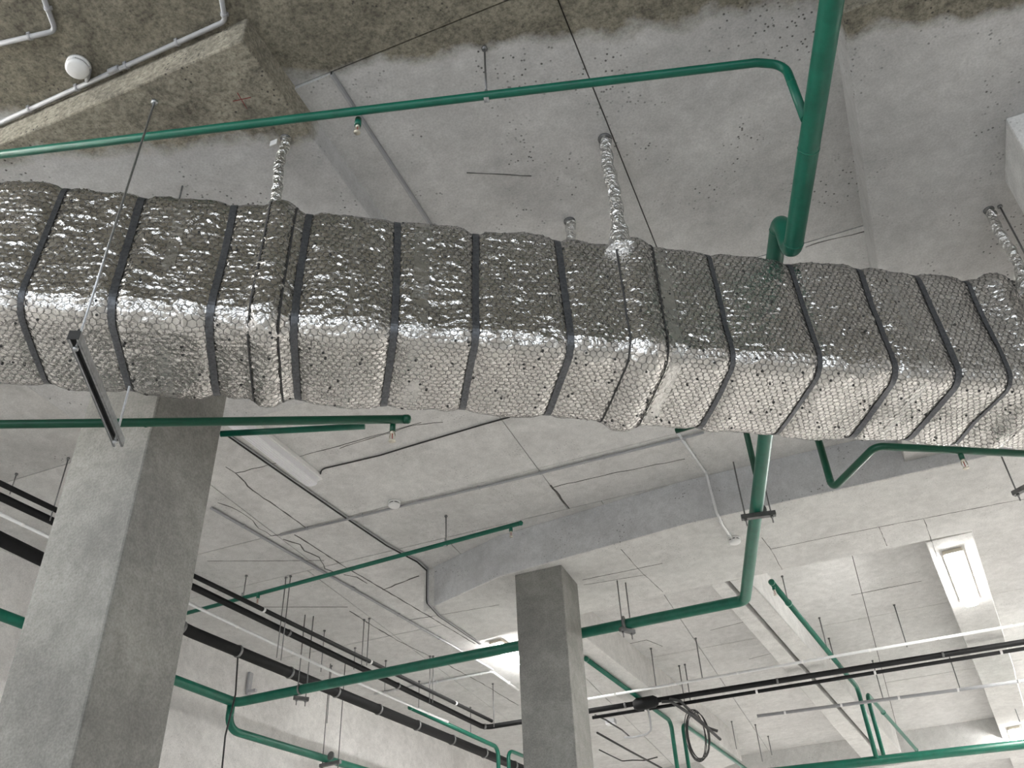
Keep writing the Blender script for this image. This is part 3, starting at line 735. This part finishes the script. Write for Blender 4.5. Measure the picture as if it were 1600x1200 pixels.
# ------------------------------------------------------------------ lamps
def lamp(P, dirv, L, wd, label, lit, z, glow=None):
    P, d = V(P), V(dirv)/np.linalg.norm(dirv); sd = V((d[1], -d[0], 0)); t = thing('strip_lamp', label, 'lamp', None, 'ceiling strip lamps')
    def q(a, b2, zz): p = P+d*a+sd*b2; return (p[0], p[1], zz)
    n = 8
    def outline(l0, l1, hw, rr):
        o = []
        for cx, cy, a0 in ((l1-rr, hw-rr, 0), (l0+rr, hw-rr, 90), (l0+rr, -hw+rr, 180), (l1-rr, -hw+rr, 270)):
            for k in range(n+1):
                a = math.radians(a0+90*k/n); o.append((cx+rr*math.cos(a), cy+rr*math.sin(a)))
        return o
    def slab(l0, l1, hw, rr, z0, z1, name, mt, par, taper=1.0):
        o = outline(l0, l1, hw, rr); o2 = outline(l0+(1-taper)*hw, l1-(1-taper)*hw, hw*taper, rr*taper); m_ = len(o)
        v = [q(a, b2, z1) for a, b2 in o]+[q(a, b2, z0) for a, b2 in o2]
        f = [tuple(range(m_)), tuple(range(m_, 2*m_))[::-1]]+[(i, m_+i, m_+(i+1) % m_, (i+1) % m_) for i in range(m_)]
        return MB().add(v, f).build(name, mt, par)
    slab(0, L, wd/2, .02, z-.035, z, 'housing', HOUSE if lit else WHITE, t)
    cv = slab(.035, L-.012, wd/2-.012, wd*.36, z-.085, z-.03, 'cover', (glow or LIT) if lit else COVER, t, .86)
    if not lit:
        for k in range(-2, 3): MB().obox(q(.06, k*wd*.14, z-.086), q(L-.06, k*wd*.14, z-.086), .006, .005).build('cover_rib', COVER, cv)
    return t
pa, pb = at(1496, 862, 5.30), at(1524, 938, 5.22)
pa = at(1488, 868, 5.28)
lamp(at(1487, 858, 5.30), at(1519, 935, 5.25)*V((1, 1, 0))-at(1493, 862, 5.25)*V((1, 1, 0)), 1.22, .17, 'brightly lit strip lamp under the beam at the right', True, 5.30)
pq = at(1583, 1135, 5.40); lamp(pq, (.1, 1, 0), 1.22, .17, 'lit strip lamp at the right edge above the thick green pipe', True, 5.40)
pl = at(773, 1000, H); lamp(pl, A2, 1.25, .16, 'lit strip lamp half hidden behind the slim column', True, H)
pu = at(396, 670, H); dvu = at(488, 748, H-.06)-at(396, 676, H-.06); lamp(pu-dvu/np.linalg.norm(dvu)*.55, dvu, .55+float(np.linalg.norm(dvu))+.06, .15, 'unlit ribbed white strip lamp on the cracked ceiling', False, H)
for P, lab in (((4.4, 9.6, H), 'added unseen strip lamp outside the right edge, far bay'),
               ((-3.2, 17.4, H), 'added unseen strip lamp at the far left end of the room'), ((5.0, 13.2, H), 'added unseen strip lamp in the far right bay'),
               ((2.9, 11.2, H), 'added unseen strip lamp beyond the right edge, second bay'), ((7.2, 9.4, H), 'added unseen strip lamp by the right wall, far bay'), ((7.2, 13.6, H), 'added unseen strip lamp by the right wall, last bay'), ((3.0, 13.4, H), 'added unseen strip lamp just beyond the right edge of the picture'), ((4.4, 17.0, H), 'added unseen strip lamp at the far right end of the room'), ((-5.3, .3, H), 'added unseen strip lamp left of the picture before the near column'), ((-6.0, -1.8, H), 'added unseen strip lamp left of the picture by the wall'), ((-6.3, -4.6, H), 'added unseen strip lamp behind the viewer at the left')):
    lamp(P, A2, 1.25, .17, lab, True, P[2], LIT_ADDED)  # unseen lamps, added to brighten the bays and the near column

# ------------------------------------------------------------------ hanger rods, struts and clamps
ORD = 'first second third fourth fifth sixth seventh eighth ninth tenth eleventh twelfth thirteenth fourteenth fifteenth sixteenth seventeenth eighteenth'.split()
def rod(px_t, px_b, zt=H, r=.005, label='thin threaded hanger rod of the pipe runs by the left wall', grp='far hanger rods'):
    P = at(*px_t, zt); zb = height(*px_b, P)
    t = thing('hanger_rod', label, 'rod', None, grp); MB().cyl((P[0], P[1], zt), (P[0], P[1], zb), r, 6).build('rod', ROD, t)
    MB().lathe((P[0], P[1], zt-.012), [(.014, 0), (.014, .012)], 6).build('nut', ROD, t); return P, zb, t
def clamp(t, P, axis, r, mt=STEEL):
    MB().lathe(P, [(r*1.06, -.012), (r*1.2, -.012), (r*1.2, .012), (r*1.06, .012)], 16, axis).build('clamp', mt, t)
    MB().cyl(V(P)+V((0, 0, r)), V(P)+V((0, 0, r+.03)), .009, 8).build('clamp_nut', mt, t)
P = at(760, 152, ZB); zt = H
hg = thing('pipe_hanger', 'steel pipe clamp on a short rod holding the upper green branch', 'hanger')
Pc = at(757, 95, H); MB().cyl((P[0], P[1], H), (P[0], P[1], ZB+.03), .005, 8).build('rod', ROD, hg); clamp(hg, P, c2-c1, .0205)
MB().lathe((P[0], P[1], H-.012), [(.016, 0), (.016, .012)], 6).build('nut', ROD, hg)
# strut trapeze below the duct
Pt = at(238, 170, 5.52)*V((.985, .985, 1)); Ps = Pt*V((.97, .97, 1)); zs = height(110, 533, Ps)
st = thing('strut_hanger', 'slotted steel strut hung on a long rod, crossing below the duct by the near column', 'hanger')
fa = V((Ps[0], Ps[1], zs)); fb = at(186, 692, zs); ds = (fb-fa)/np.linalg.norm(fb-fa); sd = np.cross(ds, [0, 0, 1.0])
MB().cyl(Pt, (Ps[0], Ps[1], zs-.03), .0052, 8).build('rod', STEEL, st)
fr2 = fb-ds*.05; MB().cyl((fr2[0], fr2[1], 5.52), (fr2[0], fr2[1], zs-.04), .0052, 8).build('rod', STEEL, st)
A_, B_ = fa-ds*.045, fb
ch = MB().obox(A_+V((0, 0, .018)), B_+V((0, 0, .018)), .041, .004)
for sg in (-1, 1):
    ch.obox(A_+sd*sg*.0195, B_+sd*sg*.0195, .003, .040); ch.obox(A_+sd*sg*.0155-V((0, 0, .0185)), B_+sd*sg*.0155-V((0, 0, .0185)), .009, .003)
ch.build('channel', STEEL, st)
MB().obox(A_+V((0, 0, .012)), B_+V((0, 0, .012)), .035, .003).build('channel_inside', SLOT, st)
MB().obox(A_-ds*.004, A_+ds*.002, .041, .040).build('end_plate', SLOT, st)
for Q_ in (fa, fr2): MB().lathe(Q_-V((0, 0, .034)), [(.011, 0), (.011, .010)], 6).build('nut', STEEL, st)
MB().lathe((Pt[0], Pt[1], 5.508), [(.017, 0), (.017, .012)], 6).build('nut', STEEL, st)
# header trapeze
def trapeze(px_a, px_b, z, pipeP, r, label, tops=None, wd=.035):
    t = thing('pipe_trapeze', label, 'hanger'); a, b2 = at(*px_a, z), at(*px_b, z); d = (b2-a)/np.linalg.norm(b2-a)
    MB().obox(a, b2, wd, wd).build('bar', BRACK, t)
    for i, Q_ in enumerate((a+d*.03, b2-d*.03)):
        MB().cyl((Q_[0], Q_[1], H if tops is None else tops), (Q_[0], Q_[1], z-.07), .0055, 8).build('rod', ROD, t)
        MB().lathe(Q_-V((0, 0, wd/2+.012)), [(.012, 0), (.012, .012)], 6).build('nut', ROD, t)
    if r: MB().lathe(pipeP, [(r*1.03, -.008), (r*1.14, -.008), (r*1.14, .008), (r*1.03, .008)], 18, d_ax).build('u_bolt', ROD, t)
    return t
d_ax = m3-m2
trapeze((1158, 809), (1212, 802), ZM-RM-.02, at(1186, 797, ZM), RM, 'steel trapeze with two rods carrying the header below the duct', 5.30)
d_ax = b3-m3
P = at(975, 972, ZM); trapeze((969, 983), (991, 988), ZM-RM-.02, P, RM, 'small trapeze holding the header right of the slim column', 5.30)
P = at(469, 1077, ZM); trapeze((459, 1090), (482, 1093), ZM-RM-.02, P, RM, 'small trapeze holding the header left of the slim column')
d_ax = dv
P = at(517, 1181, zj); trapeze((500, 1197), (532, 1190), zj-.06, P, .040, 'small trapeze under the green wall pipe at the bottom')
trapeze((1583, 772), (1640, 742), 4.9, None, 0, 'bar of a steel trapeze at the right edge below the duct', 5.30)
P, zb, t = rod((697, 806), (696, 848), H, .0055, 'short rod with clamp holding the green ceiling pipe', None); clamp(t, at(696, 850, zq), n1-n0, .019)
P, zb, t = rod((385, 899), (379, 934), H, .005, 'short rod with clamp holding the green ceiling pipe beside the near column', None); clamp(t, at(378, 934, zq), n1-n0, .019)
for i, (a, b2) in enumerate(sorted((((447, 902), (433, 1028)), ((454, 900), (440, 1032)), ((507, 985), (503, 1050)), ((569, 968), (565, 1040)), ((577, 966), (572, 1040)), ((672, 1025), (668, 1098)), ((677, 1025), (674, 1098)),
              ((770, 1068), (769, 1136)), ((555, 1012), (551, 1046)), ((603, 1032), (601, 1080)), ((655, 1064), (654, 1110)), ((735, 1105), (734, 1150)), ((107, 716), (86, 815)), ((122, 713), (94, 820)), ((26, 740), (15, 772)), ((518, 1040), (510, 1130)), ((540, 1090), (531, 1160))))):
    rod(a, b2, label=ORD[i]+' from the left of the thin hanger rods left of the slim column')
for i, (a, b2) in enumerate(sorted((((1087, 997), (1098, 1063)), ((1017, 1013), (1024, 1072)), ((1061, 1040), (1075, 1095)), ((1070, 1038), (1080, 1095)), ((990, 1052), (993, 1084)), ((1222, 900), (1231, 942)), ((1280, 965), (1298, 1030)), ((1295, 997), (1303, 1036)),
              ((1397, 945), (1418, 1011)), ((1363, 1032), (1378, 1092)), ((1482, 1022), (1506, 1076)), ((1143, 1127), (1155, 1170)), ((1180, 1132), (1192, 1190)), ((1573, 1072), (1592, 1128)), ((1200, 1150), (1207, 1180))))):
    rod(a, b2, H, .006, ORD[i]+' from the left of the thin hanger rods right of the slim column', 'far right hanger rods')
rod((1562, 322), (1612, 440), 5.41, .005, 'thin dark rod beside the slanting wrapped hanger at the right edge', None)

# small fittings far back
jb = thing('junction_box', 'small grey junction box on the far beam right of the slim column', 'box')
pj = at(954, 1124, 5.32); MB().box((pj[0]-.06, pj[1]-.05, 5.262), (pj[0]+.06, pj[1]+.05, 5.32)).build('body', PVC, jb, .006)
MB().box((pj[0]-.056, pj[1]-.046, 5.256), (pj[0]+.056, pj[1]+.046, 5.262)).build('lid', PVCW, jb)
cable('black cable leaving the small grey junction box', [zz2(p) for p in ((60, 475), (160, 520), (220, 560), (320, 620), (400, 690))], 5.25, .010)
cable('grey cable loop hanging below the taped joint', [zz2(p) for p in ((565, 400), (590, 520), (600, 620), (560, 660), (430, 690), (340, 690))], 5.15, .012, PVC, dzs=[0, -.1, -.2, -.22, -.2, -.18])
cable('long black cable low behind the slim column', [zz2(p) for p in ((80, 645), (400, 825), (700, 985))], 5.5, .014)
cable('thin sagging black cable low behind the slim column', [zz2(p) for p in ((100, 810), (200, 860), (320, 918), (420, 910), (540, 912), (660, 880))], 5.55, .009)
wb = thing('wall_bracket', 'small grey bracket under the lower black pipe on the left wall', 'bracket')
q5 = at(392, 1020, 5.12); xx = wallx(q5[1])
qy = None
for yy in np.arange(5, 12, .01):
    pz = None
    d = RC @ (V((wallx(yy)+.03, yy, 5.35))-EYE); px_ = 800+F*d[0]/d[2]
    if px_ > 390: qy = yy; break
wv = wallx(qy); MB().box((wv+.002, qy-.03, 5.25), (wv+.03, qy+.03, 5.5)).build('plate', PVC, wb); MB().box((wv+.03, qy-.02, 5.27), (wv+.12, qy+.02, 5.30)).build('arm', PVC, wb)
